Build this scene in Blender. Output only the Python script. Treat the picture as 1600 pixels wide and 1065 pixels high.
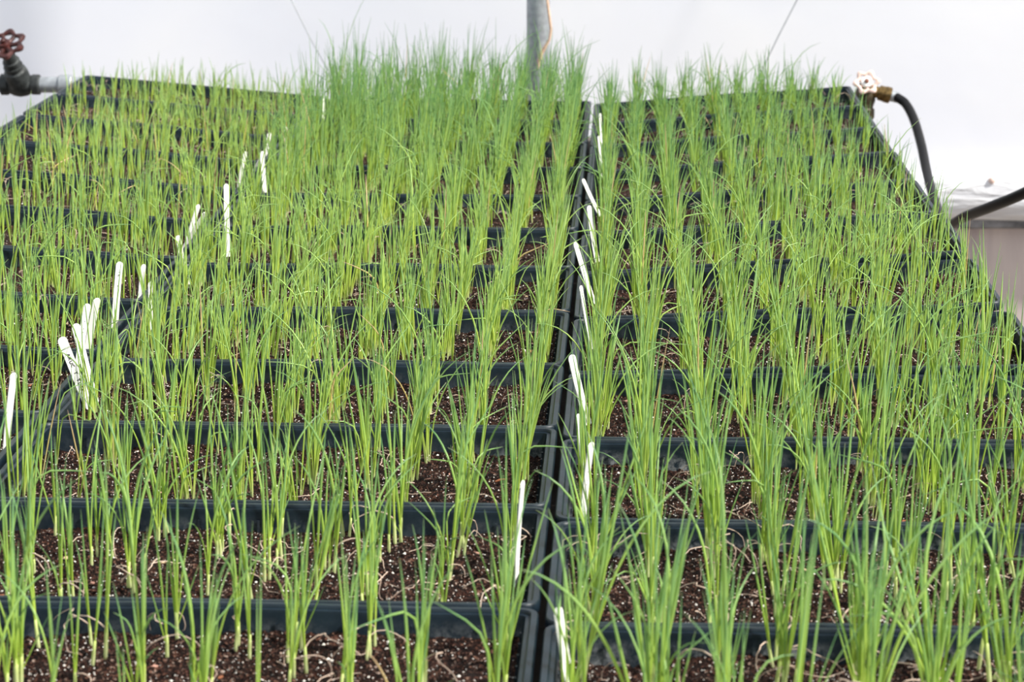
import bpy, math, random
import numpy as np
from mathutils import Vector, Matrix, Euler

for o in list(bpy.data.objects):
    bpy.data.objects.remove(o)
C = bpy.context.scene.collection
SC = bpy.context.scene
rng = np.random.default_rng(11)
random.seed(5)

# ------------------------------------------------------------------ camera, sky, sun, exposure
RIM = 0.90                                    # height of the tray rims above the floor
cam_d = bpy.data.cameras.new('camera')
cam = bpy.data.objects.new('camera', cam_d); C.objects.link(cam)
cam.location = (0, 0, 1.5758)
cam.rotation_euler = (math.radians(90 - 13.137), 0, math.radians(2.5545))
cam_d.sensor_fit = 'HORIZONTAL'; cam_d.sensor_width = 36
cam_d.lens = 3929 / 1600 * 36
cam_d.clip_start = 0.05; cam_d.clip_end = 200
cam_d.dof.use_dof = True; cam_d.dof.focus_distance = 2.85; cam_d.dof.aperture_fstop = 14
SC.camera = cam

wd = bpy.data.worlds.new('sky'); SC.world = wd; wd.use_nodes = True
bg = wd.node_tree.nodes['Background']
bg.inputs[0].default_value = (0.86, 0.92, 1.0, 1); bg.inputs[1].default_value = 1.02

sd = bpy.data.lights.new('sun', 'SUN'); sun = bpy.data.objects.new('sun', sd); C.objects.link(sun)
sd.energy = 7.3; sd.angle = math.radians(2.5); sd.color = (1.0, 0.96, 0.88)
sun.rotation_euler = Vector((0.95, -0.33, 1.05)).to_track_quat('Z', 'Y').to_euler()
sun.location = (3, -1, 6)
SC.view_settings.view_transform = 'Standard'; SC.view_settings.look = 'None'
SC.view_settings.gamma = 1; SC.view_settings.use_curve_mapping = False
SC.view_settings.exposure = 0.12


# ------------------------------------------------------------------ helpers
def tag(o, label=None, cat=None, group=None, kind=None):
    if label: o['label'] = label
    if cat: o['category'] = cat
    if group: o['group'] = group
    if kind: o['kind'] = kind
    return o


class MB:
    def __init__(s): s.v = []; s.f = []
    def add(s, vs, fs):
        n = len(s.v); s.v += [tuple(map(float, p)) for p in vs]; s.f += [tuple(i + n for i in f) for f in fs]
    def box(s, c, d, M=None):
        x, y, z = (q / 2 for q in d)
        vs = [Vector((sx * x, sy * y, sz * z)) for sz in (-1, 1) for sx, sy in ((-1, -1), (1, -1), (1, 1), (-1, 1))]
        vs = [(M @ p if M else p) + Vector(c) for p in vs]
        s.add(vs, [(3, 2, 1, 0), (4, 5, 6, 7), (0, 1, 5, 4), (1, 2, 6, 5), (2, 3, 7, 6), (3, 0, 4, 7)])
    def loft(s, rings, cap0=True, cap1=True, closed=True):
        n = len(rings[0]); vs = [p for r in rings for p in r]; fs = []
        for i in range(len(rings) - 1):
            for j in range(n if closed else n - 1):
                k = (j + 1) % n
                fs.append((i * n + j, i * n + k, (i + 1) * n + k, (i + 1) * n + j))
        if cap0: fs.append(tuple(reversed(range(n))))
        if cap1: fs.append(tuple((len(rings) - 1) * n + j for j in range(n)))
        s.add(vs, fs)
    def tube(s, pts, r, k=10, cap=True):
        pts = [Vector(p) for p in pts]; n = len(pts)
        rs = r if hasattr(r, '__len__') else [r] * n
        rings = []; u = None
        for i in range(n):
            t = (pts[min(i + 1, n - 1)] - pts[max(i - 1, 0)]).normalized()
            if u is None:
                u = t.cross(Vector((0, 0, 1)))
                if u.length < .1: u = t.cross(Vector((1, 0, 0)))
            u = (u - t * u.dot(t)).normalized(); w = t.cross(u)
            rings.append([pts[i] + (u * math.cos(2 * math.pi * j / k) + w * math.sin(2 * math.pi * j / k)) * rs[i] for j in range(k)])
        s.loft(rings, cap, cap)
    def lathe(s, prof, o, ax, k=20):
        o = Vector(o); ax = Vector(ax).normalized()
        u = ax.orthogonal().normalized(); w = ax.cross(u)
        s.loft([[o + ax * h + (u * math.cos(2 * math.pi * j / k) + w * math.sin(2 * math.pi * j / k)) * r for j in range(k)] for h, r in prof])
    def build(s, name, m, parent=None, smooth=True):
        me = bpy.data.meshes.new(name); me.from_pydata(s.v, [], s.f); me.update()
        return link(name, me, m, parent, smooth)


def link(name, me, m, parent=None, smooth=True):
    if m and not me.materials: me.materials.append(m)
    if smooth:
        me.polygons.foreach_set('use_smooth', np.ones(len(me.polygons), dtype=bool))
        try: me.set_sharp_from_angle(angle=math.radians(35))
        except Exception: pass
    o = bpy.data.objects.new(name, me); C.objects.link(o)
    if parent: o.parent = parent
    return o


def empty(name, loc=(0, 0, 0), rot=(0, 0, 0)):
    o = bpy.data.objects.new(name, None); C.objects.link(o)
    o.empty_display_size = .02; o.location = loc; o.rotation_euler = rot
    return o


def copy_tree(o, parent=None):
    c = o.copy(); C.objects.link(c)
    if parent: c.parent = parent
    for ch in o.children: copy_tree(ch, c)
    return c


def smoothstep(a, b, x):
    t = np.clip((x - a) / (b - a), 0, 1); return t * t * (3 - 2 * t)


# ------------------------------------------------------------------ materials
def new_mat(name):
    m = bpy.data.materials.new(name); m.use_nodes = True
    nt = m.node_tree; nt.nodes.clear()
    out = nt.nodes.new('ShaderNodeOutputMaterial')
    return m, nt, out


def N(nt, t, **kw):
    n = nt.nodes.new(t)
    for k, v in kw.items():
        if k.startswith('_'): setattr(n, k[1:], v)
        else: n.inputs[k.replace('__', ' ')].default_value = v
    return n


def ramp(nt, stops, interp='LINEAR'):
    r = nt.nodes.new('ShaderNodeValToRGB'); e = r.color_ramp.elements; r.color_ramp.interpolation = interp
    while len(e) < len(stops): e.new(0.5)
    for el, (p, c) in zip(e, stops):
        el.position = p; el.color = (*c, 1) if len(c) == 3 else c
    return r


def simple(name, col, rough=.5, metal=0, var=.25, scale=60, bump=.0, bscale=200, spec=.5):
    m, nt, out = new_mat(name); L = nt.links.new
    p = N(nt, 'ShaderNodeBsdfPrincipled', Roughness=rough, Metallic=metal)
    p.inputs['Specular IOR Level'].default_value = spec
    tc = nt.nodes.new('ShaderNodeTexCoord')
    no = N(nt, 'ShaderNodeTexNoise', Scale=scale, Detail=5.); L(tc.outputs['Object'], no.inputs['Vector'])
    r = ramp(nt, [(.3, [c * (1 - var) for c in col]), (.7, [min(1, c * (1 + var)) for c in col])])
    L(no.outputs['Fac'], r.inputs[0]); L(r.outputs[0], p.inputs['Base Color'])
    if bump:
        n2 = N(nt, 'ShaderNodeTexNoise', Scale=bscale, Detail=4.); L(tc.outputs['Object'], n2.inputs['Vector'])
        b = N(nt, 'ShaderNodeBump', Strength=bump, Distance=.002); L(n2.outputs['Fac'], b.inputs['Height']); L(b.outputs[0], p.inputs['Normal'])
    L(p.outputs[0], out.inputs[0])
    return m


def leaf_material():
    m, nt, out = new_mat('onion_leaf'); L = nt.links.new
    at = nt.nodes.new('ShaderNodeAttribute'); at.attribute_name = 'blade'
    sep = nt.nodes.new('ShaderNodeSeparateColor'); L(at.outputs['Color'], sep.inputs[0])
    A = ramp(nt, [(0, (.70, .75, .40)), (.08, (.56, .70, .20)), (.2, (.44, .61, .08)), (.55, (.335, .53, .135)), (.88, (.175, .375, .15)), (1, (.20, .33, .15))])
    B = ramp(nt, [(0, (.74, .78, .46)), (.1, (.66, .74, .24)), (.25, (.57, .70, .12)), (.6, (.49, .66, .17)), (.93, (.38, .58, .20)), (1, (.5, .48, .24))])
    D = ramp(nt, [(0, (.70, .66, .38)), (.4, (.74, .62, .22)), (1, (.66, .48, .33))])
    for r in (A, B, D): L(sep.outputs[0], r.inputs[0])
    mx = N(nt, 'ShaderNodeMix', _data_type='RGBA'); L(sep.outputs[1], mx.inputs[0]); L(A.outputs[0], mx.inputs[6]); L(B.outputs[0], mx.inputs[7])
    m2 = N(nt, 'ShaderNodeMix', _data_type='RGBA'); L(sep.outputs[2], m2.inputs[0]); L(mx.outputs[2], m2.inputs[6]); L(D.outputs[0], m2.inputs[7])
    p = N(nt, 'ShaderNodeBsdfPrincipled', Roughness=.36); p.inputs['Specular IOR Level'].default_value = .5
    L(m2.outputs[2], p.inputs['Base Color'])
    tr = nt.nodes.new('ShaderNodeBsdfTranslucent'); L(m2.outputs[2], tr.inputs[0])
    ms = N(nt, 'ShaderNodeMixShader', Fac=.38); L(p.outputs[0], ms.inputs[1]); L(tr.outputs[0], ms.inputs[2])
    L(ms.outputs[0], out.inputs[0])
    return m


def tray_material(name, residue):
    m, nt, out = new_mat(name); L = nt.links.new
    p = N(nt, 'ShaderNodeBsdfPrincipled', Roughness=.42); p.inputs['Specular IOR Level'].default_value = .30
    tc = nt.nodes.new('ShaderNodeTexCoord')
    n1 = N(nt, 'ShaderNodeTexNoise', Scale=35., Detail=6., Roughness=.65); L(tc.outputs['Object'], n1.inputs['Vector'])
    base = ramp(nt, [(.35, (.003, .008, .014)), (.75, (.010, .020, .030))]); L(n1.outputs['Fac'], base.inputs[0])
    sep = nt.nodes.new('ShaderNodeSeparateXYZ'); L(tc.outputs['Object'], sep.inputs[0])
    # water-line of mineral residue just above the soil
    band = N(nt, 'ShaderNodeMapRange'); band.inputs[1].default_value = -.026; band.inputs[2].default_value = -.008
    band.inputs[3].default_value = 1.; band.inputs[4].default_value = 0.; L(sep.outputs[2], band.inputs[0])
    n2 = N(nt, 'ShaderNodeTexNoise', Scale=110., Detail=6., Roughness=.8); L(tc.outputs['Object'], n2.inputs['Vector'])
    n3 = N(nt, 'ShaderNodeTexNoise', Scale=9., Detail=2.); L(tc.outputs['Object'], n3.inputs['Vector'])
    s2 = ramp(nt, [(.42, (0, 0, 0)), (.62, (1, 1, 1))]); L(n2.outputs['Fac'], s2.inputs[0])
    s3 = ramp(nt, [(.36, (0, 0, 0)), (.56, (1, 1, 1))]); L(n3.outputs['Fac'], s3.inputs[0])
    a = N(nt, 'ShaderNodeMath', _operation='MULTIPLY'); L(s2.outputs[0], a.inputs[0]); L(band.outputs[0], a.inputs[1])
    b = N(nt, 'ShaderNodeMath', _operation='MULTIPLY'); L(a.outputs[0], b.inputs[0]); L(s3.outputs[0], b.inputs[1])
    c = N(nt, 'ShaderNodeMath', _operation='MULTIPLY'); L(b.outputs[0], c.inputs[0]); c.inputs[1].default_value = residue
    mx = N(nt, 'ShaderNodeMix', _data_type='RGBA'); L(c.outputs[0], mx.inputs[0]); L(base.outputs[0], mx.inputs[6])
    mx.inputs[7].default_value = (.42, .43, .44, 1)
    L(mx.outputs[2], p.inputs['Base Color'])
    bu = N(nt, 'ShaderNodeBump', Strength=.25, Distance=.001); L(n2.outputs['Fac'], bu.inputs['Height']); L(bu.outputs[0], p.inputs['Normal'])
    L(p.outputs[0], out.inputs[0])
    return m


def soil_material():
    m, nt, out = new_mat('potting_soil'); L = nt.links.new
    p = N(nt, 'ShaderNodeBsdfPrincipled', Roughness=.7); p.inputs['Specular IOR Level'].default_value = .16
    tc = nt.nodes.new('ShaderNodeTexCoord')
    v = N(nt, 'ShaderNodeTexVoronoi', Scale=520.); L(tc.outputs['Object'], v.inputs['Vector'])
    n = N(nt, 'ShaderNodeTexNoise', Scale=60., Detail=6., Roughness=.7); L(tc.outputs['Object'], n.inputs['Vector'])
    sp = nt.nodes.new('ShaderNodeSeparateColor'); L(v.outputs['Color'], sp.inputs[0])
    base = ramp(nt, [(0, (.005, .002, .0012)), (.45, (.014, .005, .003)), (.72, (.038, .013, .007)), (.88, (.10, .045, .030)), (.96, (.17, .10, .07)), (1., (.45, .38, .32))])
    L(sp.outputs[0], base.inputs[0])
    n2 = ramp(nt, [(.3, (.55, .5, .5)), (.75, (1.35, 1.2, 1.15))]); L(n.outputs['Fac'], n2.inputs[0])
    mu = N(nt, 'ShaderNodeMix', _data_type='RGBA', _blend_type='MULTIPLY'); mu.inputs[0].default_value = 1
    L(base.outputs[0], mu.inputs[6]); L(n2.outputs[0], mu.inputs[7]); L(mu.outputs[2], p.inputs['Base Color'])
    b = N(nt, 'ShaderNodeBump', Strength=1., Distance=.004); L(v.outputs['Distance'], b.inputs['Height'])
    b2 = N(nt, 'ShaderNodeBump', Strength=.8, Distance=.006); L(n.outputs['Fac'], b2.inputs['Height']); L(b.outputs[0], b2.inputs['Normal'])
    L(b2.outputs[0], p.inputs['Normal']); L(p.outputs[0], out.inputs[0])
    return m


def film_material(name, c0, c1, trans, streak=(1, 1, 1), scale=1.2, bump=.3):
    m, nt, out = new_mat(name); L = nt.links.new
    tc = nt.nodes.new('ShaderNodeTexCoord'); mp = nt.nodes.new('ShaderNodeMapping'); mp.inputs['Scale'].default_value = streak
    L(tc.outputs['Object'], mp.inputs[0])
    n = N(nt, 'ShaderNodeTexNoise', Scale=scale, Detail=4., Roughness=.5, Distortion=.4); L(mp.outputs[0], n.inputs['Vector'])
    r = ramp(nt, [(.35, c0), (.65, c1)]); L(n.outputs['Fac'], r.inputs[0])
    d = N(nt, 'ShaderNodeBsdfPrincipled', Roughness=.35); L(r.outputs[0], d.inputs['Base Color'])
    t = nt.nodes.new('ShaderNodeBsdfTranslucent'); L(r.outputs[0], t.inputs[0])
    b = N(nt, 'ShaderNodeBump', Strength=bump, Distance=.02); L(n.outputs['Fac'], b.inputs['Height'])
    L(b.outputs[0], d.inputs['Normal'])
    ms = N(nt, 'ShaderNodeMixShader', Fac=trans); L(d.outputs[0], ms.inputs[1]); L(t.outputs[0], ms.inputs[2]); L(ms.outputs[0], out.inputs[0])
    return m


M_LEAF = leaf_material()
M_TRAY = [tray_material('black_plastic', .25), tray_material('black_plastic_with_residue', 1.0)]
M_SOIL = soil_material()
M_PERL = simple('perlite', (.80, .76, .70), .8, var=.15, scale=300)
M_CHIP = [simple('pink_bark', (.45, .24, .18), .8, var=.35, scale=90), simple('rust_bark', (.22, .075, .03), .8, var=.35, scale=90),
          simple('tan_wood_chip', (.50, .36, .22), .8, var=.3, scale=90)]
M_DRY = simple('withered_leaf', (.56, .42, .33), .7, var=.3, scale=40)
M_TAG = simple('white_plastic', (.86, .84, .80), .4, var=.04, scale=80)
M_TAGD = simple('soiled_white_plastic', (.74, .70, .62), .5, var=.14, scale=120)
M_INK = simple('black_ink', (.02, .02, .03), .6, var=.1)
M_GALV = simple('galvanised_steel', (.31, .33, .35), .48, .5, var=.22, scale=70, bump=.1)
M_FILM = film_material('white_greenhouse_film', (.87, .875, .92), (.93, .925, .935), .38)
M_SKIRT = film_material('pinkish_skirt_film', (.50, .42, .42), (.70, .61, .57), .3, (9, 9, .9), 1.6, .35)
M_RAIL = film_material('glossy_rail_film', (.62, .62, .65), (.80, .80, .82), .1, (1, 1, 5), 9., .6)
M_RED = simple('rusty_red_paint', (.050, .012, .010), .42, .2, var=.7, scale=90, bump=.3)
M_CAST = simple('dark_cast_iron', (.030, .034, .034), .55, .3, var=.7, scale=60, bump=.35)
M_PINK = simple('faded_pink_paint', (.72, .53, .46), .5, var=.25, scale=120, bump=.2)
M_WHITE = simple('white_enamel', (.85, .83, .80), .4, var=.08, scale=100)
M_BRASS = simple('tarnished_brass', (.20, .13, .05), .30, .85, var=.6, scale=140)
M_DBRASS = simple('dark_brass', (.06, .045, .022), .5, .5, var=.6, scale=90)
M_RUBBER = simple('black_rubber', (.006, .006, .007), .42, var=.3, scale=80, spec=.22)
M_RUST = simple('rust', (.16, .06, .035), .7, var=.4, scale=200)
M_CORD = simple('tan_cord', (.62, .42, .30), .7, var=.25, scale=120)
M_FLOOR = simple('brown_gravel', (.20, .17, .14), .9, var=.3, scale=40, bump=.6, bscale=80)
M_STRIP = simple('dark_grey_strip', (.16, .155, .16), .8, var=.6, scale=26, bump=.4)
M_WOOD = simple('grey_bench_timber', (.10, .085, .07), .8, var=.35, scale=14, bump=.3)

# ------------------------------------------------------------------ greenhouse shell
WY = 5.75
def sheet(name, m, x0, x1, z0, z1, y, amp, nx=90, nz=24, thick=.002):
    xs = np.linspace(x0, x1, nx); zs = np.linspace(z0, z1, nz)
    X, Z = np.meshgrid(xs, zs); r = np.random.default_rng(3)
    D = sum(amp / (i + 1) * np.sin(X * r.uniform(1.5, 3) * (i + 1) + Z * r.uniform(-2, 2) * (i + 1) + r.uniform(0, 6)) for i in range(4))
    v = np.concatenate([np.stack([X, y + D, Z], -1).reshape(-1, 3), np.stack([X, y + D + thick, Z], -1).reshape(-1, 3)])
    f = []; n0 = nx * nz
    for j in range(nz - 1):
        for i in range(nx - 1):
            a = j * nx + i
            f.append((a, a + 1, a + nx + 1, a + nx)); f.append((n0 + a, n0 + a + nx, n0 + a + nx + 1, n0 + a + 1))
    me = bpy.data.meshes.new(name); me.from_pydata(v.tolist(), [], f); me.update()
    return link(name, me, m)

tag(sheet('wall_back', M_FILM, -5, 5, .60, 3.2, WY, .012), kind='structure')
tag(sheet('baseboard_back', M_SKIRT, -5, 5, 0, .565, WY + .02, .010), kind='structure')
mb = MB(); mb.box((0, 3.4, -.02), (10, 9, .04)); tag(mb.build('floor', M_FLOOR, smooth=False), kind='structure')

# film-wrapped rail along the foot of the wall (flattened roll profile, slightly wavy)
mb = MB(); rings = []
prof = [(0.0, .645), (-.012, .647), (-.024, .642), (-.033, .630), (-.038, .612), (-.040, .590), (-.040, .572), (-.034, .556), (-.022, .540), (-.006, .530), (0.012, .526), (.018, .530), (.018, .640)]
for i in range(140):
    x = -5 + 10 * i / 139
    w = .003 * math.sin(x * 9.1) + .002 * math.sin(x * 23.7 + 1)
    rings.append([(x, WY - .02 + dy * (1 + 6 * w), z + w * (1.3 if z < .6 else .25) + .002 * math.sin(x * 31 + z * 90)) for dy, z in prof])
mb.loft(rings)
rail = tag(mb.build('trim_1', M_RAIL), kind='structure')
mb = MB(); mb.lathe([(0, .008), (.004, .008), (.007, .005), (.008, .001)], (.839, WY - .055, .632), (0, -1, .3), 12)
mb.build('screw', M_PINK, rail)
# wavy, mottled dark grey strip under the film roll
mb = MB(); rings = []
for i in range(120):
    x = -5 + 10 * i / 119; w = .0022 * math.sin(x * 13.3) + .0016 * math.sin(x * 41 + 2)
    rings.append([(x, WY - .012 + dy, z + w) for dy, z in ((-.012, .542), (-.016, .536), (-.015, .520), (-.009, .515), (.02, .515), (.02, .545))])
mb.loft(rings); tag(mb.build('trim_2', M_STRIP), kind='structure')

# post and wires
mb = MB(); mb.tube([(-.182, 5.32, z) for z in (0, .5, 1., 1.6, 2.6)], .0245, 24); post = mb.build('post', M_GALV)
tag(post, 'grey galvanised steel post standing behind the middle trays', 'post')
mb = MB()
cord = [(-.150, 5.288, 1.30), (-.160, 5.285, 1.18), (-.163, 5.285, 1.08), (-.158, 5.284, 1.045), (-.154, 5.284, 1.012), (-.157, 5.284, .992), (-.165, 5.286, .978), (-.174, 5.288, .962), (-.179, 5.289, .945), (-.180, 5.289, .93)]
mb.tube(cord, [.0025, .0025, .0026, .003, .003, .0026, .0036, .0042, .0036, .001], 8)
tag(mb.build('cord', M_CORD), 'pinkish tan cord hanging down the side of the grey steel post', 'cord')
for pts, lab in (([(-1.70, 5.55, 3.0), (-.80, 5.6, 1.16), (-.742, 5.6, 1.042), (-.700, 5.6, .955), (-.662, 5.6, .885), (-.645, 5.62, .80), (-.64, 5.70, .64)], 'thin grey wire slanting down against the white film left of the post'),
                 ([(1.30, 5.55, 3.0), (.43, 5.6, 1.15), (.38, 5.6, 1.047), (.340, 5.6, .965), (.306, 5.6, .891), (.28, 5.62, .80), (.27, 5.70, .64)], 'long thin grey wire slanting down against the white film right of the post')):
    mb = MB(); mb.tube(pts, .0013, 6); tag(mb.build('bracing_wire', M_GALV), lab, 'wire', 'thin wires against the greenhouse film')

# ------------------------------------------------------------------ tray layout
PITCH = .2793
TW, TD, TH = .537, .2772, .058
COLS = {  # column: inner edge x, direction outwards, y of the back edge, number of trays, rise of the outer edge per metre (from the back)
    'middle': dict(x0=-.6015, y=5.018, n=12, rise=[0] * 12, words='middle column', sx=[1] * 12),
    'right': dict(x0=-.0590, y=4.978, n=12, rise=[.075, .075, .075, .074, .072, .066, .046, .026, .006, 0, 0, 0], words='right column', sx=[.944, .944, .944, .95, .955, .97, .98, 1, 1, 1, 1, 1]),
    'left': dict(x0=-.6085 - .537, y=5.055, n=11, rise=[.085, .085, .08, .075, .066, .056, .050, .048, .046, .046, .042], words='left column', sx=[.905] * 11),
}
ORD = ['first', 'second', 'third', 'fourth', 'fifth', 'sixth', 'seventh', 'eighth', 'ninth', 'tenth', 'eleventh', 'last']

def rrect(w, d, inset, z, r, n=5, wob=0):
    pts = []; x1, y1 = w / 2 - inset, d / 2 - inset; r = max(r - inset, .004)
    for q, (sx, sy) in enumerate(((1, 1), (-1, 1), (-1, -1), (1, -1))):
        for i in range(n + 1):
            a = math.pi / 2 * (q + i / n)
            pts.append((sx * (x1 - r) + r * math.cos(a), sy * (y1 - r) + r * math.sin(a), z))
    # extra points along the edges come from subdividing so that walls can bow
    out = []
    for i, p in enumerate(pts):
        out.append(p); q = pts[(i + 1) % len(pts)]
        if (i + 1) % (n + 1) == 0:
            for t in np.linspace(0, 1, 9)[1:-1]:
                out.append(tuple(p[k] + (q[k] - p[k]) * t for k in range(3)))
    return out

def tray_meshes(wave):
    def R(inset, z, r=.016):
        pts = rrect(TW, TD, inset, z, r)
        return [(x, y, zz + wave * .0012 * math.sin(x * 17 + wave * 5) * math.cos(y * 21)) for x, y, zz in pts]
    rim = MB()
    rim.loft([R(.0012, -.011), R(0, -.009), R(0, -.0015), R(.0012, 0), R(.0058, 0), R(.0068, -.0012), R(.0072, -.0030), R(.0105, -.0034), R(.0110, -.0060)], False, False)
    rim.loft([R(.0110, -.0060), R(.0085, -.0075), R(.0030, -.0040), R(.0012, -.011)], False, False)
    sh = MB()
    sh.loft([R(.0112, -.0055), R(.0128, -.018), R(.0150, -.034), R(.0185, -TH + .003), R(.021, -TH + .0015)], False, True)
    sh.loft([R(.0196, -TH), R(.0168, -TH + .003), R(.0132, -.034), R(.0110, -.018), R(.0096, -.0062)], True, False)
    for s in (-1, 1):                       # stiffening ribs on the short walls
        for yy in np.linspace(-.1, .1, 9):
            sh.box((s * (TW / 2 - .0138), yy, -.024), (.0016, .0022, .030))
        for xx in np.linspace(-.22, .22, 9):
            sh.box((xx, s * (TD / 2 - .0142), -.026), (.0022, .0016, .026))
    res = []
    for nm, b in (('rim', rim), ('shell', sh)):
        me = bpy.data.meshes.new(nm); me.from_pydata(b.v, [], b.f); me.update(); res.append(me)
    return res

TRAY_ME = {}
for w in (0, 1, -1):
    for mi in (0, 1):
        rm, sm = tray_meshes(w); rm.materials.append(M_TRAY[mi]); sm.materials.append(M_TRAY[mi])
        for me in (rm, sm):
            me.polygons.foreach_set('use_smooth', np.ones(len(me.polygons), dtype=bool)); me.set_sharp_from_angle(angle=math.radians(40))
        TRAY_ME[(w, mi)] = (rm, sm)

SOIL_Z = -.0235
def soil_height(r):
    ph = r.uniform(0, 6.28, 12); k = r.uniform(8, 60, (12, 2)) * r.choice([-1, 1], (12, 2))
    am = .0042 / (1 + np.abs(k).sum(1) / 30)
    def h(x, y):
        x = np.asarray(x, float); y = np.asarray(y, float)
        z = sum(am[i] * np.sin(k[i, 0] * x + k[i, 1] * y + ph[i]) for i in range(12))
        return SOIL_Z + z * .75
    return h

def soil_mesh(r, nx, ny):
    h = soil_height(r)
    sx, sy = TW / 2 - .0136, TD / 2 - .0136
    X, Y = np.meshgrid(np.linspace(-sx, sx, nx), np.linspace(-sy, sy, ny))
    jit = r.uniform(-.35, .35, (2, ny, nx)) * np.array([2 * sx / nx, 2 * sy / ny])[:, None, None]
    jit[:, 0] = jit[:, -1] = 0; jit[:, :, 0] = jit[:, :, -1] = 0
    Xj, Yj = X + jit[0], Y + jit[1]
    Z = h(Xj, Yj) + r.normal(0, .0014 if nx > 60 else .0015, (ny, nx)).clip(-.003, .004)
    n = nx * ny
    v = np.stack([Xj, Yj, Z], -1).reshape(-1, 3).tolist()
    f = [(j * nx + i, j * nx + i + 1, (j + 1) * nx + i + 1, (j + 1) * nx + i) for j in range(ny - 1) for i in range(nx - 1)]
    # closed sides and underside so that the soil is a body filling the tray
    edge = [i for i in range(nx)] + [j * nx + nx - 1 for j in range(1, ny)] + [(ny - 1) * nx + i for i in range(nx - 2, -1, -1)] + [j * nx for j in range(ny - 2, 0, -1)]
    for q, e in enumerate(edge): v.append((v[e][0] * .975, v[e][1] * .955, -TH + .003))
    m = len(edge)
    for q in range(m): f.append((edge[q], n + q, n + (q + 1) % m, edge[(q + 1) % m]))
    f.append(tuple(n + q for q in reversed(range(m))))
    me = bpy.data.meshes.new('soil'); me.from_pydata(v, [], f); me.update(); me.materials.append(M_SOIL)
    me.polygons.foreach_set('use_smooth', np.ones(len(me.polygons), dtype=bool))
    return me, h

ICO = None
def perlite_mesh(r, h, n):
    V, F = [], []
    oct_v = np.array([(1, 0, 0), (-1, 0, 0), (0, 1, 0), (0, -1, 0), (0, 0, 1), (0, 0, -1)], float)
    oct_f = [(0, 2, 4), (2, 1, 4), (1, 3, 4), (3, 0, 4), (2, 0, 5), (1, 2, 5), (3, 1, 5), (0, 3, 5)]
    x = r.uniform(-TW / 2 + .017, TW / 2 - .017, n); y = r.uniform(-TD / 2 + .017, TD / 2 - .017, n); z = h(x, y)
    s = r.uniform(.0003, .00075, n) * np.where(r.uniform(0, 1, n) < .06, 2., 1)
    for i in range(n):
        q = oct_v * r.uniform(.6, 1.3, (6, 1)) * s[i] * np.array([1.2, 1.2, .9])
        a = r.uniform(0, 6.28); ca, sa = math.cos(a), math.sin(a)
        q = np.stack([q[:, 0] * ca - q[:, 1] * sa, q[:, 0] * sa + q[:, 1] * ca, q[:, 2]], 1) + (x[i], y[i], z[i] + s[i] * .55)
        b = len(V); V += q.tolist(); F += [tuple(b + k for k in t) for t in oct_f]
    me = bpy.data.meshes.new('perlite'); me.from_pydata(V, [], F); me.update(); me.materials.append(M_PERL)
    return me

def chip_mesh(r):
    mb = MB(); k = 7; rings = []
    ang = np.sort(r.uniform(0, 6.28, k)); rad = r.uniform(.55, 1.1, k)
    for z, s in ((-.18, .8), (0.02, 1.), (.2, .82)):
        rings.append([(math.cos(a) * q * s, math.sin(a) * q * .55 * s, z + .1 * math.sin(3 * a + q)) for a, q in zip(ang, rad)])
    mb.loft(rings)
    me = bpy.data.meshes.new('bark_chip'); me.from_pydata(mb.v, [], mb.f); me.update(); return me
CHIPS = []
for i in range(9):
    me = chip_mesh(np.random.default_rng(100 + i)); me.materials.append(M_CHIP[i % 3]); CHIPS.append(me)

SOILS_NEAR = [soil_mesh(np.random.default_rng(20 + i), 150, 78) for i in range(4)]
SOILS_FAR = [soil_mesh(np.random.default_rng(40 + i), 44, 24) for i in range(3)]
PERL = [perlite_mesh(np.random.default_rng(60 + i), SOILS_NEAR[i][1], 2200) for i in range(4)]
PERLF = [perlite_mesh(np.random.default_rng(70 + i), SOILS_FAR[i][1], 500) for i in range(3)]

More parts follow.
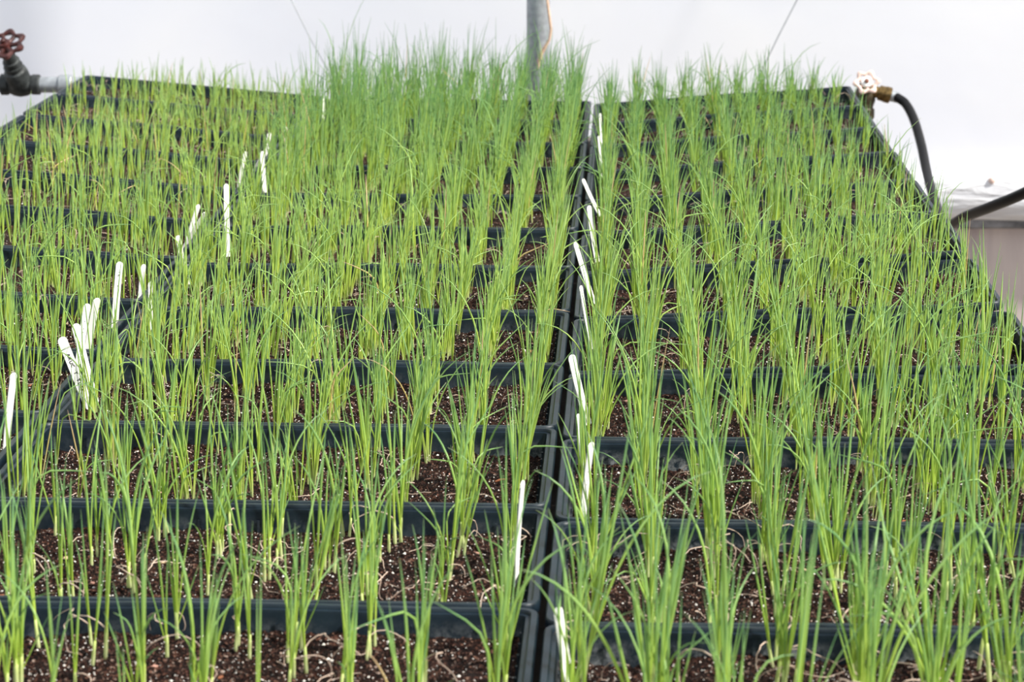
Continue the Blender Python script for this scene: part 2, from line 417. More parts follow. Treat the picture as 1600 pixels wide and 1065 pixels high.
DENSITY = {'middle': 'tall green onion seedlings', 'right': 'clumped rows of green onion seedlings', 'left': 'thin yellow-green onion seedlings'}
TRAYS = {}
for cn, cd in COLS.items():
    for k in range(cd['n']):                # k = 0 is the back row
        fromfront = cd['n'] - 1 - k
        yc = cd['y'] - PITCH * k - PITCH / 2 + random.uniform(-.0006, .0006)
        rise = cd['rise'][k]; ang = math.atan(rise)
        inner = -1 if cn == 'right' else 1  # side on which the tray touches the middle column
        sx = cd['sx'][k]; W2 = TW / 2 * sx
        xc = cd['x0'] + (W2 if cn != 'left' else TW - W2)
        # tilt about the inner top edge
        sgn = 1 if cn == 'right' else -1
        if cn == 'middle': rot, loc = 0., (xc, yc, RIM)
        else:
            rot = -sgn * ang                 # rotation about +y: positive lowers +x
            xi = xc + inner * W2
            loc = (xi - inner * W2 * math.cos(ang), yc, RIM + W2 * math.sin(ang))
        wv = random.choice((0, 1, -1)); mi = 1 if (cn == 'right' and fromfront in (0, 1, 2)) or (cn == 'middle' and fromfront in (7,)) else 0
        t = empty('seedling_tray', loc, (0, rot, 0 if k == cd['n'] else math.radians(random.uniform(-.06, .06))))
        t.scale = (sx, 1, 1)
        rm, sm = TRAY_ME[(wv, mi)]
        link('rim', rm, None, t, False); link('shell', sm, None, t, False)
        near = fromfront < (6 if cn != 'left' else 4)
        pool, pl = (SOILS_NEAR, PERL) if near else (SOILS_FAR, PERLF)
        si = random.randrange(len(pool))
        so = link('soil', pool[si][0], None, t, False); so['kind'] = 'stuff'
        pe = link('perlite', pl[si], None, so, False); pe['kind'] = 'stuff'
        if near:
            r = np.random.default_rng(500 + k * 3 + len(cn))
            for q in range(int(r.integers(7, 12))):
                ch = link('bark_chip', CHIPS[int(r.integers(0, 9))], None, so, False)
                x, y = r.uniform(-TW / 2 + .03, TW / 2 - .03), r.uniform(-TD / 2 + .03, TD / 2 - .03)
                s = r.uniform(.0025, .0065); ch.location = (x, y, float(pool[si][1](x, y)) + .0015)
                ch.scale = (s, s, s * .7); ch.rotation_euler = (r.uniform(-.3, .3), r.uniform(-.3, .3), r.uniform(0, 6.28))
        pos = 'front' if fromfront == 0 else ('rearmost' if k == 0 else ORD[fromfront] + ' from the front')
        lab = f'black plastic seedling tray with dark soil, {pos} in the {cd["words"]}'
        tag(t, lab, 'tray', 'black seedling trays in three columns on the bench')
        TRAYS[(cn, fromfront)] = dict(o=t, h=pool[si][1], M=Matrix.Translation(loc) @ Matrix.Rotation(rot, 4, 'Y') @ Matrix.Scale(sx, 4, (1, 0, 0)))

# bench that carries the trays: deck strips follow the tilt of each tray
bench = empty('greenhouse_bench', (-.33, 3.3, 0)); bx, by = -.33, 3.3
tag(bench, 'low timber greenhouse bench under the black seedling trays', 'bench')
for cn, cd in COLS.items():
    mb = MB()
    for k in range(cd['n']):
        t = TRAYS[(cn, cd['n'] - 1 - k)]; m = t['M']
        for yy in (-.08, .08):
            vs = []
            for z in (-TH - .0165, -TH - .0006):
                for x, y in ((-TW / 2 + .006, yy - .04), (TW / 2 - .006, yy - .04), (TW / 2 - .006, yy + .04), (-TW / 2 + .006, yy + .04)):
                    p = m @ Vector((x, y, z)); vs.append((p.x - bx, p.y - by, p.z))
            mb.add(vs, [(3, 2, 1, 0), (4, 5, 6, 7), (0, 1, 5, 4), (1, 2, 6, 5), (2, 3, 7, 6), (3, 0, 4, 7)])
    mb.build('deck_boards', M_WOOD, bench, False)
for x in (-1.12, -.63, -.05, .44):
    mb = MB(); zt = RIM - TH - .018 - .09; mb.box((x - bx, (1.7 + 5.0) / 2 - by, zt + .042), (.045, 3.4, .09)); mb.build('beam', M_WOOD, bench, False)
    for y in (1.8, 3.4, 4.9):
        mb = MB(); mb.box((x - bx, y - by, zt / 2), (.06, .06, zt)); mb.build('leg', M_WOOD, bench, False)

# ------------------------------------------------------------------ where the plant labels stand (nothing is sown right in front of them)
LEFT_TAGS = [  # base (at the soil), top, width seen, wording
  ((-0.628, 2.455, 0.876), (-0.616, 2.455, 0.964), 0.0046, 0, 'narrow white plant label seen edge-on at the left edge of the picture'),
  ((-0.584, 2.637, 0.876), (-0.608, 2.637, 0.959), 0.0098, 1, 'widest white plant label, leaning left, with black handwriting down its length'),
  ((-0.582, 2.668, 0.876), (-0.599, 2.668, 0.967), 0.0071, 2, 'white pointed plant label leaning left just behind the handwritten one'),
  ((-0.628, 2.803, 0.876), (-0.614, 2.803, 0.960), 0.0062, 3, 'left one of two white plant labels standing side by side, dotted with ink'),
  ((-0.627, 2.824, 0.876), (-0.607, 2.824, 0.962), 0.0067, 0, 'right one of two white plant labels standing side by side, blank and taller'),
  ((-0.628, 3.018, 0.876), (-0.619, 3.018, 0.966), 0.0068, 4, 'upright white plant label with a black mark near its rounded top'),
  ((-0.628, 3.186, 0.876), (-0.622, 3.186, 0.929), 0.0042, 0, 'thin white plant label just right of and behind the one marked in black'),
  ((-0.583, 3.019, 0.876), (-0.582, 3.019, 0.941), 0.0032, 0, 'very thin short white plant label half hidden among seedlings beside the thin one'),
  ((-0.583, 3.288, 0.876), (-0.595, 3.288, 0.948), 0.0043, 0, 'white plant label tilted left beside the left gap, in front of a crossed pair'),
  ((-0.628, 3.519, 0.876), (-0.605, 3.519, 0.949), 0.0046, 0, 'upright member of the crossed pair of white plant labels by the left gap'),
  ((-0.629, 3.486, 0.876), (-0.590, 3.486, 0.944), 0.0046, 0, 'member of the crossed pair of white plant labels that leans right'),
  ((-0.564, 3.520, 0.876), (-0.565, 3.520, 0.979), 0.0055, 0, 'tall upright white plant label standing alone right of the crossed pair'),
  ((-0.629, 4.049, 0.876), (-0.616, 4.049, 0.943), 0.0042, 0, 'thin white plant label standing alone left of the far left gap'),
  ((-0.567, 3.931, 0.876), (-0.572, 3.931, 0.962), 0.0051, 0, 'long white plant label right of the far left gap, below a shorter pair'),
  ((-0.629, 4.177, 0.876), (-0.602, 4.177, 0.927), 0.0043, 0, 'short white plant label leaning right next to a long one by the far left gap'),
  ((-0.630, 4.383, 0.876), (-0.624, 4.383, 0.925), 0.0057, 0, 'small white plant label left of two broader ones in the far left trays'),
  ((-0.584, 4.335, 0.876), (-0.590, 4.335, 0.943), 0.0067, 0, 'broad white plant label, left one of two broad ones at the far left gap'),
  ((-0.584, 4.435, 0.876), (-0.580, 4.435, 0.937), 0.0069, 5, 'broad soiled plant label, right one of two broad ones at the far left gap'),
  ((-0.630, 4.862, 0.876), (-0.612, 4.862, 0.916), 0.0050, 0, 'short white plant label at the back of the left gap, left of a taller one'),
  ((-0.565, 4.693, 0.876), (-0.565, 4.693, 0.944), 0.0048, 0, 'tall white plant label at the back of the left gap, right of a shorter one'),
]
RIGHT_TAGS = [
  ((-0.030, 4.137, 0.876), (-0.040, 4.137, 0.960), 0.0053, 0, 'upright white plant label far back by the gap right of the middle trays'),
  ((-0.034, 4.438, 0.876), (-0.042, 4.438, 0.955), 0.0040, 0, 'rearmost thin white plant label by the gap right of the middle trays'),
  ((-0.034, 3.838, 0.876), (-0.062, 3.838, 0.937), 0.0040, 0, 'thin white plant label leaning left, its foot behind a broader leaning one'),
  ((-0.034, 3.451, 0.876), (-0.047, 3.451, 0.964), 0.0058, 0, 'long clean white plant label in a right tray, below the thin leaning one'),
  ((-0.035, 3.192, 0.876), (-0.061, 3.192, 0.962), 0.0048, 0, 'white plant label leaning left across the gap, midway up the right column'),
  ((-0.034, 2.934, 0.876), (-0.049, 2.934, 0.959), 0.0030, 0, 'very thin white plant label just in front of the one leaning across the gap'),
  ((-0.034, 2.600, 0.876), (-0.053, 2.600, 0.954), 0.0070, 6, 'broad white plant label leaning left with faint pen marks, fourth right tray'),
  ((-0.034, 2.400, 0.876), (-0.042, 2.400, 0.942), 0.0022, 0, 'edge-on white plant label as thin as a straw, right of the near gap'),
  ((-0.034, 2.186, 0.876), (-0.026, 2.186, 0.972), 0.0052, 6, 'white plant label leaning right with faint pen marks, second right tray'),
  ((-0.088, 2.072, 0.876), (-0.083, 2.072, 0.969), 0.0027, 0, 'thin upright white plant label in the second middle tray, left of the gap'),
  ((-0.034, 1.802, 0.876), (-0.046, 1.802, 0.949), 0.0058, 0, 'plain white plant label at the bottom of the picture beside the near gap'),
]

# ------------------------------------------------------------------ seedlings
def blade_arrays(p0, L, az, lean, bend, kink, tk, twist, r, S, K):
    """Tubular leaves: n blades of S rings with K sides. Returns vertices (n*S*K,3), quads, t per vertex."""
    n = len(L); t = np.linspace(0, 1, S)[None]
    th = lean[:, None] + bend[:, None] * t ** 1.8 + kink[:, None] / (1 + np.exp(-(t - tk[:, None]) * 28))
    a = az[:, None] + twist[:, None] * t
    d = np.stack([np.sin(th) * np.cos(a), np.sin(th) * np.sin(a), np.cos(th)], -1)
    step = L[:, None, None] / (S - 1) * (d[:, :-1] + d[:, 1:]) / 2
    P = np.concatenate([p0[:, None, :], p0[:, None, :] + np.cumsum(step, 1)], 1)
    side = np.stack([-np.sin(a), np.cos(a), np.zeros_like(a)], -1)
    up = np.cross(d, side)
    rad = r[:, None] * (.72 + .28 * np.clip(t / .25, 0, 1)) * (1 - .84 * np.clip((t - .5) / .5, 0, 1) ** 2.0)
    ang = np.arange(K) * 2 * np.pi / K
    V = P[:, :, None, :] + rad[:, :, None, None] * (side[:, :, None, :] * np.cos(ang)[None, None, :, None] + up[:, :, None, :] * np.sin(ang)[None, None, :, None])
    j = np.arange(K); i = np.arange(S - 1)
    q = np.stack([i[:, None] * K + j, i[:, None] * K + (j + 1) % K, (i[:, None] + 1) * K + (j + 1) % K, (i[:, None] + 1) * K + j], -1).reshape(-1, 4)
    Q = (q[None] + (np.arange(n) * S * K)[:, None, None]).reshape(-1, 4)
    T = np.broadcast_to(t[:, :, None], (n, S, K)).reshape(-1)
    return V.reshape(-1, 3), Q, T

def blade_mesh(name, V, Q, T, hue, dry, per):
    me = bpy.data.meshes.new(name)
    me.vertices.add(len(V)); me.vertices.foreach_set('co', np.ascontiguousarray(V, dtype=np.float32).ravel())
    me.loops.add(Q.size); me.loops.foreach_set('vertex_index', np.ascontiguousarray(Q, dtype=np.int32).ravel())
    me.polygons.add(len(Q)); me.polygons.foreach_set('loop_start', np.arange(0, Q.size, 4, dtype=np.int32))
    me.polygons.foreach_set('use_smooth', np.ones(len(Q), dtype=bool))
    me.update(calc_edges=True)
    at = me.attributes.new('blade', 'FLOAT_COLOR', 'POINT')
    col = np.ones((len(V), 4), np.float32); col[:, 0] = T; col[:, 1] = np.repeat(hue, per); col[:, 2] = np.repeat(dry, per)
    at.data.foreach_set('color', col.ravel())
    me.materials.append(M_LEAF)
    return me

def gen_blades(r, h, arch=.12, spread=1., fine=False):
    """Parameters of the leaves of one seedling of height h: (L, az, lean, bend, kink, tk, twist, radius, hue, dry)."""
    out = []; a0 = r.uniform(0, 6.28); n = 2 if r.uniform() < .4 else 3
    if fine: n += 1
    for i in range(n):
        L = h * ((1, .84, .66, .42)[i]) * r.uniform(.85, 1.12)
        lean = abs(r.normal(.01, .05 + .055 * i)) * spread
        bend = abs(r.normal(.05, .12)); kink = 0.; tk = .6
        if r.uniform() < arch: bend = r.uniform(.5, 1.5); L *= r.uniform(1.0, 1.3)
        elif r.uniform() < .06: kink = r.uniform(.6, 1.7); tk = r.uniform(.45, .8)
        out.append((L, a0 + i * 2.6 + r.normal(0, .4), lean, bend, kink, tk, r.normal(0, .35), r.uniform(.00062, .00108) * (1, .95, .85, .75)[i], float(np.clip(r.normal(.45, .28), 0, 1)), 1. if r.uniform() < .012 else 0.))
    return out

def dry_points(r, L, up):
    """A withered curly leaf that sags to the soil."""
    p = np.array([0, 0, .006 + .012 * up]); a = r.uniform(0, 6.28); pts = [p.copy()]; n = 9
    el = r.uniform(.5, 1.2) if up else .1
    for i in range(n):
        a += r.normal(0, .62); el -= r.uniform(.1, .45)
        p = p + L / n * np.array([math.cos(a) * math.cos(el), math.sin(a) * math.cos(el), math.sin(el)])
        if p[2] < .0016: p[2] = .0016; el = r.uniform(-.1, .35)
        pts.append(p.copy())
    return pts

# how each tray is planted: rows, seedlings per row, height, arching share, hue shift, clumping
def style(cn, ff):
    if cn == 'middle':
        n = [7, 8, 11, 15, 18, 20, 20, 20, 23, 29, 33, 33][ff]
        h = [.125, .125, .128, .118, .112, .108, .112, .120, .140, .150, .152, .148][ff]
        hue = [.25, .38, .48, .55, .78, .85, .80, .62, .36, .18, .05, .0][ff]
        return dict(rows=10, n=n, h=h, arch=.10 if ff < 7 else .06, hue=hue, clump=.5 if ff < 4 else .35, dry=.22)
    if cn == 'right':
        n = [12, 10, 13, 15, 16, 17, 16, 16, 16, 17, 19, 20][ff]
        h = [.150, .130, .146, .142, .135, .128, .128, .128, .124, .120, .114, .108][ff]
        hue = [.15, .20, .38, .52, .68, .68, .55, .40, .26, .16, .08, .05][ff]
        return dict(rows=10, n=n, h=h, arch=.17 if ff < 6 else .09, hue=hue, clump=.6, dry=.34)
    n = [9, 10, 11, 12, 12, 11, 11, 12, 13, 14, 15][ff]
    h = [.11, .11, .112, .108, .102, .10, .096, .090, .084, .080, .074][ff]
    return dict(rows=11, n=n, h=h, arch=.07, hue=[.45, .45, .5, .52, .56, .62, .7, .8, .8, .75, .65][ff], clump=.25, dry=.3)

def edge_fn(cn, ff):
    # the outer rows of the far trays are thin and short
    if cn == 'right' and ff >= 7: return lambda i: ((1, 1), (1, 1), (1, 1), (1, 1), (1, 1), (1, 1), (1, .95), (.9, .9), (.6, .78), (.35, .62))[i]
    if cn == 'right' and 3 <= ff < 7: return lambda i: (.5, .8) if i == 9 else ((.8, .95) if i == 8 else (1, 1))
    if cn == 'left' and ff >= 7: return lambda i: (.4, .75) if i == 0 else ((.6, .85) if i in (1, 2) else (1, 1))
    return lambda i: (1, 1)

def placements(r, st):
    """Local (x, y) of the seedlings of one tray: rows that run front to back, sown in clumps."""
    res = []; R = st['rows']
    xs = np.linspace(-TW / 2 + .032, TW / 2 - .032, R) + r.normal(0, .003, R)
    for i in range(R):
        n = max(3, int(round(st['n'] * st['edge'](i)[0] * r.uniform(.8, 1.2))))
        m = 5; cy = np.linspace(-TD / 2 + .030, TD / 2 - .034, m) + r.normal(0, .009, m)
        w = r.uniform(.25, 1, m) ** 1.5; w /= w.sum()
        for q in range(n):
            if r.uniform() < st['clump'] + .35: y = cy[r.choice(m, p=w)] + r.normal(0, .008)
            else: y = r.uniform(-TD / 2 + .024, TD / 2 - .024)
            x = xs[i] + r.normal(0, .0046 if st['clump'] > .3 else .011)
            res.append((i, float(np.clip(x, -TW / 2 + .022, TW / 2 - .022)), float(np.clip(y, -TD / 2 + .022, TD / 2 - .022))))
    return res

# --- prototypes for the seedlings that show largest, each with stem, leaves and sometimes a withered leaf
def make_proto(i):
    r = np.random.default_rng(900 + i); h = .11
    root = empty('onion_seedling')
    mb = MB(); mb.tube([(0, 0, -.006), (0, 0, .004), (0.0003, 0, .012), (.0006, .0002, .019)], [.0010, .0014, .0013, .0010], 7)
    me = bpy.data.meshes.new('stem'); me.from_pydata(mb.v, [], mb.f); me.update()
    at = me.attributes.new('blade', 'FLOAT_COLOR', 'POINT')
    at.data.foreach_set('color', np.array([(min(.12, max(0, v[2]) * 5), .6, 0, 1) for v in mb.v], np.float32).ravel())
    me.materials.append(M_LEAF); me.polygons.foreach_set('use_smooth', np.ones(len(me.polygons), dtype=bool))
    link('stem', me, None, root, False)
    specs = gen_blades(r, h, .20, .75, i % 3 != 0)
    ARCHING[i] = any(q[3] + q[4] > .45 for q in specs)
    for L, az, lean, bend, kink, tk, tw, rad, hue, dry in specs:
        A = lambda x: np.array([x], float)
        V, Q, T = blade_arrays(np.array([[0, 0, .009]]), A(L), A(az), A(lean), A(bend), A(kink), A(tk), A(tw), A(rad * 1.0), 11, 6)
        lf = link('leaf', blade_mesh('leaf', V, Q, .05 + .95 * T, A(hue * .55), A(dry * .8), len(V)), None, root, False)
    if i % 3 == 0:
        mb = MB(); pts = dry_points(r, r.uniform(.035, .075), 1)
        mb.tube(pts, np.linspace(.0005, .00025, len(pts)), 5)
        lf = mb.build('withered_leaf', M_DRY, root); lf['label'] = 'curled pale tan withered leaf'
    return root

ARCHING = {}
PROTO = [make_proto(i) for i in range(24)]
used = set()
def frame_x_right(y): return .3046 + (y - 1.796) * .152     # right edge of the view on the trays' plane

bl = []                                     # every other seedling, kept as blade parameters
dry = []
n_single = 0
WORDS = {('middle', 0): 'in the front tray of the middle column', ('middle', 1): 'in the second tray from the front of the middle column',
         ('right', 0): 'in the front tray of the right column', ('right', 1): 'in the second tray from the front of the right column'}
for (cn, ff), T in TRAYS.items():
    st = style(cn, ff); st['edge'] = edge_fn(cn, ff); r = np.random.default_rng(3000 + ff * 7 + len(cn))
    single = (cn, ff) in WORDS
    for row, x, y in placements(r, st):
        z = float(T['h'](x, y)) - .001
        w = T['M'] @ Vector((x, y, z))
        if any(abs(w.x - a[0][0]) < .009 and -.075 < w.y - a[0][1] < .004 for a in LEFT_TAGS + RIGHT_TAGS): continue
        h = st['h'] * st['edge'](row)[1] * float(np.clip(r.normal(1, .17), .4, 1.3))
        if single and w.x < frame_x_right(w.y) + .02 and w.y > 1.70 and n_single < 300:
            i = int(r.integers(0, 24)); p = PROTO[i]
            o = p if i not in used else copy_tree(p); used.add(i); n_single += 1
            o.location = w; s = h / .11; o.scale = (min(1.1, s ** .4),) * 2 + (s,)
            o.scale = (s ** .6, s ** .6, s); tl = abs(r.normal(0, .10 if cn == 'middle' else .15)); ta = r.uniform(0, 6.28)
            o.rotation_mode = 'QUATERNION'; o.rotation_quaternion = Euler((tl * math.cos(ta), .025 + tl * math.sin(ta), 0)).to_quaternion() @ Euler((0, 0, r.uniform(0, 6.28))).to_quaternion()
            tr = 'front' if ff == 0 else 'second'
            rown = ORD[9 - row] if cn == 'middle' else ORD[row]
            side = 'left' if cn == 'middle' else 'right'
            part = 'near end' if y < -.045 else ('far end' if y > .045 else 'midst')
            look = ('tall' if h > st['h'] else 'short') + (' arching' if ARCHING[i] else ' straight')
            tag(o, f'{look} onion seedling, {rown} row {side} of the gap, {part} of {tr} {cn} tray', 'seedling', f'onion seedlings {WORDS[(cn, ff)]}')
        else:
            tl = r.normal(.02, .06)
            for q in gen_blades(r, h, st['arch'], .8 if cn != 'left' else .6):
                # the whole seedling leans a little to one side
                lx, ly = q[2] * math.cos(q[1]) + tl, q[2] * math.sin(q[1]) + tl * .3
                q = (q[0], math.atan2(ly, lx), math.hypot(lx, ly)) + q[3:]
                hue = float(np.clip(st['hue'] + (q[8] - .45) * .7, 0, 1))
                d_ = 1. if (q[9] or (cn == 'left' and ff > 5 and r.uniform() < .03)) else 0.
                bl.append((w.x + r.normal(0, .0006), w.y + r.normal(0, .0006), w.z, *q[:8], hue, d_, ff))
    # withered leaves lying between the rows
    for q in range(int((60 if cn != 'left' else 70) * st['dry'] * (1.6 if ff < 3 else 1.2))):
        x, y = r.uniform(-TW / 2 + .04, TW / 2 - .04), r.uniform(-TD / 2 + .04, TD / 2 - .04)
        pts = dry_points(r, r.uniform(.025, .075), 1 if r.uniform() < .5 else 0)
        z = float(T['h'](x, y))
        w = T['M'] @ Vector((x, y, z))
        q = [(w.x + p[0], w.y + p[1], w.z + p[2]) for p in pts]
        # stay inside this tray
        c = T['M'].inverted()
        q = [tuple(T['M'] @ Vector((min(max(l.x, -TW / 2 + .016), TW / 2 - .016), min(max(l.y, -TD / 2 + .016), TD / 2 - .016), l.z))) for l in (c @ Vector(p) for p in q)]
        dry.append(q)
for i, p in enumerate(PROTO):
    if i not in used:
        for c in list(p.children): bpy.data.objects.remove(c)
        bpy.data.objects.remove(p)

B = np.array(bl, float)
parts_V, parts_Q, parts_T, hue_, dry_, base = [], [], [], [], [], 0
for lo, hi, S, K in ((0, 4, 10, 5), (4, 8, 9, 4), (8, 13, 8, 3)):
    b = B[(B[:, 13] >= lo) & (B[:, 13] < hi)]
    V, Q, T = blade_arrays(b[:, :3], b[:, 3], b[:, 4], b[:, 5], b[:, 6], b[:, 7], b[:, 8], b[:, 9], b[:, 10] * (1.0 if lo == 0 else 1.03), S, K)
    parts_V.append(V); parts_Q.append(Q + base); parts_T.append(T); base += len(V)
    hue_.append(np.repeat(b[:, 11], S * K)); dry_.append(np.repeat(b[:, 12], S * K))
me = blade_mesh('onion_seedlings', np.concatenate(parts_V), np.concatenate(parts_Q), np.concatenate(parts_T), np.concatenate(hue_), np.concatenate(dry_), 1)
o = link('onion_seedlings', me, None, None, False)
tag(o, 'dense rows of green onion seedlings filling all the trays behind the front two rows', 'seedlings', kind='stuff')

mb = MB()
for q in dry: mb.tube(q, np.linspace(.00042, .00024, len(q)), 4, False)
o = mb.build('withered_leaves', M_DRY); tag(o, 'curly pale tan withered leaves littering the soil between the seedlings', 'dead leaves', kind='stuff')

# ------------------------------------------------------------------ plant labels
TAG_W = .0102
def tray_at(x, y):
    for T in TRAYS.values():
        p = T['M'].inverted() @ Vector((x, y, .88))
        if abs(p.x) < TW / 2 and abs(p.y) < TD / 2: return T, p
    return None, None

def make_tag(base, top, wv, writing, label):
    b, t = Vector(base), Vector(top)
    T, p = tray_at(b.x, b.y)
    if T:                                   # keep the foot inside the soil of its tray
        p.x = min(max(p.x, -TW / 2 + .0175 + wv / 2), TW / 2 - .0175 - wv / 2); p.y = min(max(p.y, -TD / 2 + .019), TD / 2 - .019)
        p.z = float(T['h'](p.x, p.y)); nb = T['M'] @ p; nb.z = max(nb.z, .874)
        b = nb
    d = (t - b).normalized(); full = (t - b).length
    ins = .018; L = full + ins
    turn = math.acos(min(1, wv / TAG_W))
    side0 = Vector((1, 0, 0))  # turned so that the visible face looks towards the right
    side0 = (side0 - d * side0.dot(d)).normalized(); nrm0 = d.cross(side0)
    side = side0 * math.cos(turn) + nrm0 * math.sin(turn); nrm = d.cross(side)     # nrm points to +y side
    o0 = b - d * ins
    hw = [(0, .0010), (.012, TAG_W / 2)] + [(q, TAG_W / 2 * 1.01) for q in np.linspace(.018, L - .007, 12)]
    hw += [(L - .005 + .005 * math.sin(q), TAG_W / 2 * math.cos(q) + .0003) for q in (0, .5, .9, 1.2, 1.42)]
    mb = MB(); th = .0005
    bow = lambda h: nrm * (.0012 * math.sin(h / L * math.pi))
    mb.loft([[o0 + d * h + bow(h) + side * (sw * w) + nrm * (sn * th) for sw, sn in ((-1, -1), (1, -1), (1, 1), (-1, 1))] for h, w in hw])
    mb.v = [tuple(Vector(v) - b) for v in mb.v]
    o = mb.build('plant_label', M_TAGD if writing == 5 else M_TAG, None, False); o.location = b
    tag(o, label, 'plant label', 'white plant labels along the tray gaps')
    if writing:
        # pen strokes written down the length of the tag, on the face towards the aisle
        r = random.Random(writing * 7 + 1); mk = MB()
        fs = -1 if nrm.y > 0 else 1
        def seg(h0, w0, h1, w1, pw=.00045):
            p0, p1 = o0 + d * h0 + side * w0 + bow(h0), o0 + d * h1 + side * w1 + bow(h1)
            q = (p1 - p0); u = q.normalized().cross(nrm) * pw; e = nrm * fs * (th + .00018)
            mk.add([p - b + e for p in (p0 - u, p0 + u, p1 + u, p1 - u)], [(0, 1, 2, 3) if fs > 0 else (3, 2, 1, 0)])
        GL = {'A': [(0, -1, 1, 0), (1, 0, 0, 1), (.4, -.5, .4, .5)], 'R': [(0, -1, 1, -1), (1, -1, .8, .8), (.8, .8, .5, -.8), (.5, -.6, 0, .9)], 'U': [(1, -1, 0, -.8), (0, -.8, 0, .8), (0, .8, 1, 1)],
              'C': [(1, .9, .8, -.9), (.8, -.9, .2, -.9), (.2, -.9, 0, .9)], 'T': [(1, -1, 1, 1), (1, 0, 0, 0)], 'O': [(1, -.6, 1, .6), (1, .6, 0, .6), (0, .6, 0, -.6), (0, -.6, 1, -.6)], 'K': [(0, -1, 1, -1), (.5, -1, 1, 1), (.5, -1, 0, 1)],
              '.': [(.3, -.5, .6, .5)], 'L': [(1, -.8, 0, -.8), (0, -.8, 0, .8)]}
        text = {1: 'ARUC T TOCK', 2: '. .L. . .', 3: '. .. . .. .', 4: '.C  T', 5: '. L .', 6: '. . .. .'}[writing]
        pitch, gh, gw = (.0042, .0030, .0017) if writing == 1 else (.0044, .0024, .0011)
        h = L - (.020 if writing != 4 else .012)
        for ch in text:
            for h0, w0, h1, w1 in GL.get(ch, []):
                # letters are turned so that the line of writing runs down the tag
                seg(h - (w0 + 1) / 2 * gh, (h0 - .5) * 2 * gw * 1, h - (w1 + 1) / 2 * gh, (h1 - .5) * 2 * gw * 1, .00046 if writing in (1, 4) else .00036)
            h -= pitch
        if mk.v:
            w_ = mk.build('handwriting', M_INK, o, False)
    return o
for a in LEFT_TAGS + RIGHT_TAGS: make_tag(*a)

# ------------------------------------------------------------------ valves, pipe and hose
def handwheel(c, ax, R, tube, lobes, mat, hubmat, parent, hub=(.30, .012), roll=0., lobe_amp=.10, hubr=None):
    c = Vector(c) - parent.location; ax = Vector(ax).normalized(); u = ax.orthogonal().normalized(); w = ax.cross(u)
    P = lambda r, a, h=0: c + (u * math.cos(a) + w * math.sin(a)) * r + ax * h
    mb = MB(); n = 84; k = 8; rings = []
    for i in range(n + 1):
        a = 2 * math.pi * i / n; rr = R * (1 + lobe_amp * math.cos(lobes * (a - roll))); tt = tube * (1 + .28 * math.cos(lobes * (a - roll)))
        rings.append([P(rr + tt * math.cos(2 * math.pi * j / k), a, tt * .8 * math.sin(2 * math.pi * j / k)) for j in range(k)])
    mb.loft(rings, False, False); mb.build('rim', mat, parent)
    for i in range(lobes):
        a = roll + 2 * math.pi * (i + .5) / lobes
        mb = MB(); mb.tube([P(R * .2, a, -.002), P(R * .6, a, -.003), P(R * .97, a, 0)], [tube * .95, tube * .75, tube * .8], 8); mb.build('spoke', mat, parent)
    mb = MB(); hr = R * hub[0]; mb.lathe([(-hub[1], hr * .8), (-hub[1] * .5, hr), (hub[1] * .35, hr), (hub[1] * .55, hr * .85)], c, ax, 20); mb.build('hub', hubmat, parent)
    mb = MB(); mb.lathe([(hub[1] * .5, hr * .42), (hub[1] * .95, hr * .40), (hub[1] * 1.05, hr * .25)], c, ax, 8); mb.build('nut', M_RUST if hubmat is M_WHITE else mat, parent)

# left: pipe with a gate valve
py, pz = 5.10, .9145
mb = MB(); mb.tube([(-2.4, py, pz - .004), (-1.7, py, pz - .002), (-1.279, py, pz)], .0165, 20)
pp = mb.build('water_pipe', M_GALV); tag(pp, 'grey galvanised water pipe left of the dark valve, running out of the picture', 'pipe')
mb = MB(); mb.tube([(-1.197, py, pz), (-1.12, py, pz), (-1.080, py, pz - .002), (-1.052, py, pz - .012), (-1.038, py, pz - .035), (-1.034, py, pz - .08), (-1.034, py, .30), (-1.034, py, .0)], .0165, 20)
pp = mb.build('water_pipe', M_GALV); tag(pp, 'grey galvanised water pipe from the dark valve to behind the left rear tray', 'pipe')
mb = MB(); mb.lathe([(-.0, .019), (.002, .0205), (.026, .0205), (.028, .019)], (-1.158, py, pz), (1, 0, 0), 20); mb.build('coupling', M_GALV, pp)

v = empty('gate_valve', (-1.238, py, pz)); tag(v, 'dark cast gate valve with a rusty red handwheel on the left pipe', 'valve')
mb = MB(); mb.lathe([(-.042, .0175), (-.039, .0220), (-.026, .0220), (-.022, .0185), (-.014, .023), (0, .0255), (.014, .023), (.022, .0185), (.026, .0210), (.039, .0210), (.042, .0175)], (0, 0, 0), (1, 0, 0), 24)
mb.build('body', M_CAST, v)
ax = Vector((-.16, -.72, 1)).normalized()
mb = MB(); mb.lathe([(.006, .0255), (.030, .0250), (.040, .0225), (.043, .0180), (.047, .0175), (.048, .0200), (.053, .0200), (.054, .0170), (.060, .0165), (.061, .0178), (.066, .0178), (.068, .0145), (.098, .0120), (.102, .0095), (.114, .0090)], (0, 0, 0), ax, 24)
mb.build('bonnet', M_CAST, v)
handwheel(Vector((-1.238, py, pz)) + ax * .110, ax, .0352, .0060, 7, M_RED, M_RED, v, (.36, .014), .5)

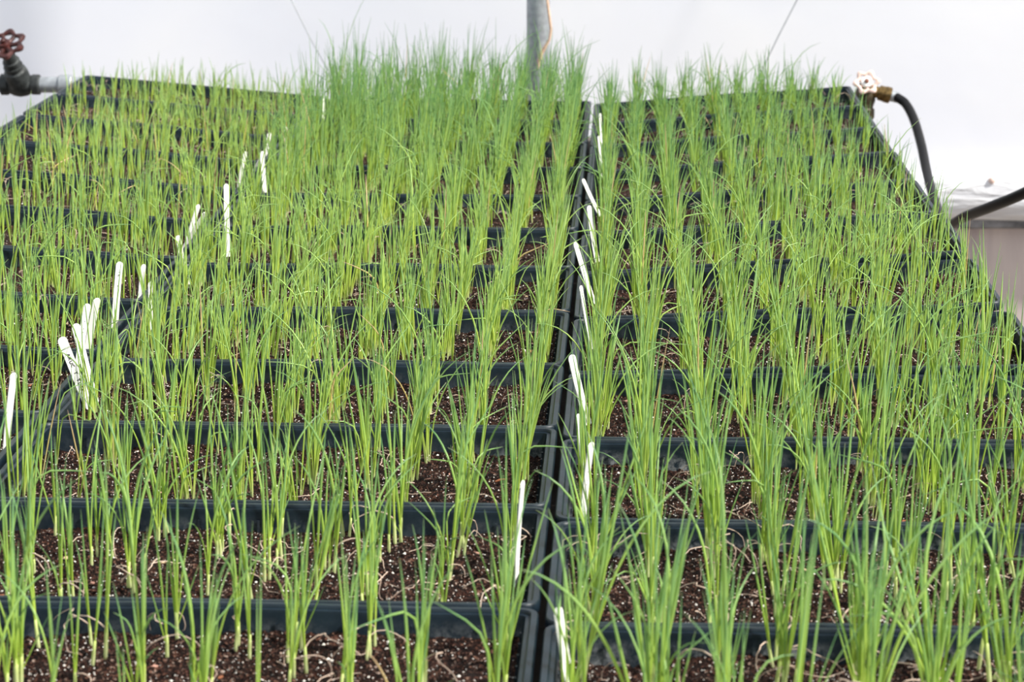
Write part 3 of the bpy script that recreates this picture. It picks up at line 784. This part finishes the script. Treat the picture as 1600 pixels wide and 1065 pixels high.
# right: small hose valve on a riser
rv = empty('hose_valve', (.484, 5.05, .905)); tag(rv, 'small brass hose valve with a faded pink handwheel behind the right rear tray', 'valve')
mb = MB(); mb.tube([(0, 0, -.905), (0, 0, -.4), (0, 0, -.03)], .0135, 16); mb.build('riser', M_GALV, rv)
mb = MB(); mb.lathe([(-.045, .016), (-.040, .0195), (-.024, .0195), (-.020, .016), (-.006, .0205), (.010, .0205), (.022, .016), (.026, .013)], (0, 0, 0), (0, 0, 1), 20); mb.build('body', M_DBRASS, rv)
ax2 = Vector((-.05, -.86, .52)).normalized()
st0 = Vector((0, -.004, .012)); tip = st0 + ax2 * .046
mb = MB(); mb.lathe([(0, .0135), (.014, .0125), (.016, .0150), (.024, .0150), (.026, .0090), (.044, .0070)], st0, ax2, 16); mb.build('stem', M_DBRASS, rv)
handwheel(rv.location + tip, ax2, .0200, .0044, 6, M_PINK, M_WHITE, rv, (.56, .009), .3, .12)
oax = Vector((.041, -.004, -.010)).normalized()
mb = MB(); mb.lathe([(0, .0125), (.012, .0115), (.022, .0115), (.023, .0150), (.034, .0155), (.036, .0165), (.046, .0165), (.048, .0140)], (.004, -.004, .016), oax, 20)
mb.build('outlet', M_BRASS, rv)
hs = [Vector((.484, 5.05, .905)) + Vector((.004, -.004, .016)) + oax * q for q in (.047, .058)]
pts = [tuple(hs[0]), tuple(hs[1]), (.548, 5.032, .906), (.562, 5.02, .896), (.574, 4.98, .872), (.581, 4.9, .834), (.5825, 4.8, .794), (.581, 4.65, .764), (.579, 4.5, .752), (.580, 4.38, .772), (.588, 4.28, .803), (.613, 4.15, .844), (.649, 4.05, .884), (.711, 3.95, .944), (.80, 3.88, 1.00), (.92, 3.84, 1.02), (1.10, 3.80, .96), (1.28, 3.78, .70), (1.36, 3.77, .35), (1.42, 3.76, .08), (1.55, 3.72, .011), (1.9, 3.6, .011), (2.4, 3.3, .011)]
def catmull(P, m=8):
    P = [Vector(p) for p in P]; P = [2 * P[0] - P[1]] + P + [2 * P[-1] - P[-2]]; out = []
    for i in range(1, len(P) - 2):
        for q in range(m):
            t = q / m
            out.append(.5 * (2 * P[i] + (P[i + 1] - P[i - 1]) * t + (2 * P[i - 1] - 5 * P[i] + 4 * P[i + 1] - P[i + 2]) * t * t + (3 * P[i] - P[i - 1] - 3 * P[i + 1] + P[i + 2]) * t ** 3))
    out.append(P[-2]); return out
mb = MB(); mb.tube(catmull(pts), .0092, 16)
hose = mb.build('garden_hose', M_RUBBER); tag(hose, 'thick black rubber hose curving down from the pink valve beside the right trays', 'hose')
mb = MB(); mb.lathe([(0, .0100), (.001, .0112), (.014, .0112), (.015, .0098)], hs[0], oax, 18); mb.build('ferrule', M_GALV, hose)
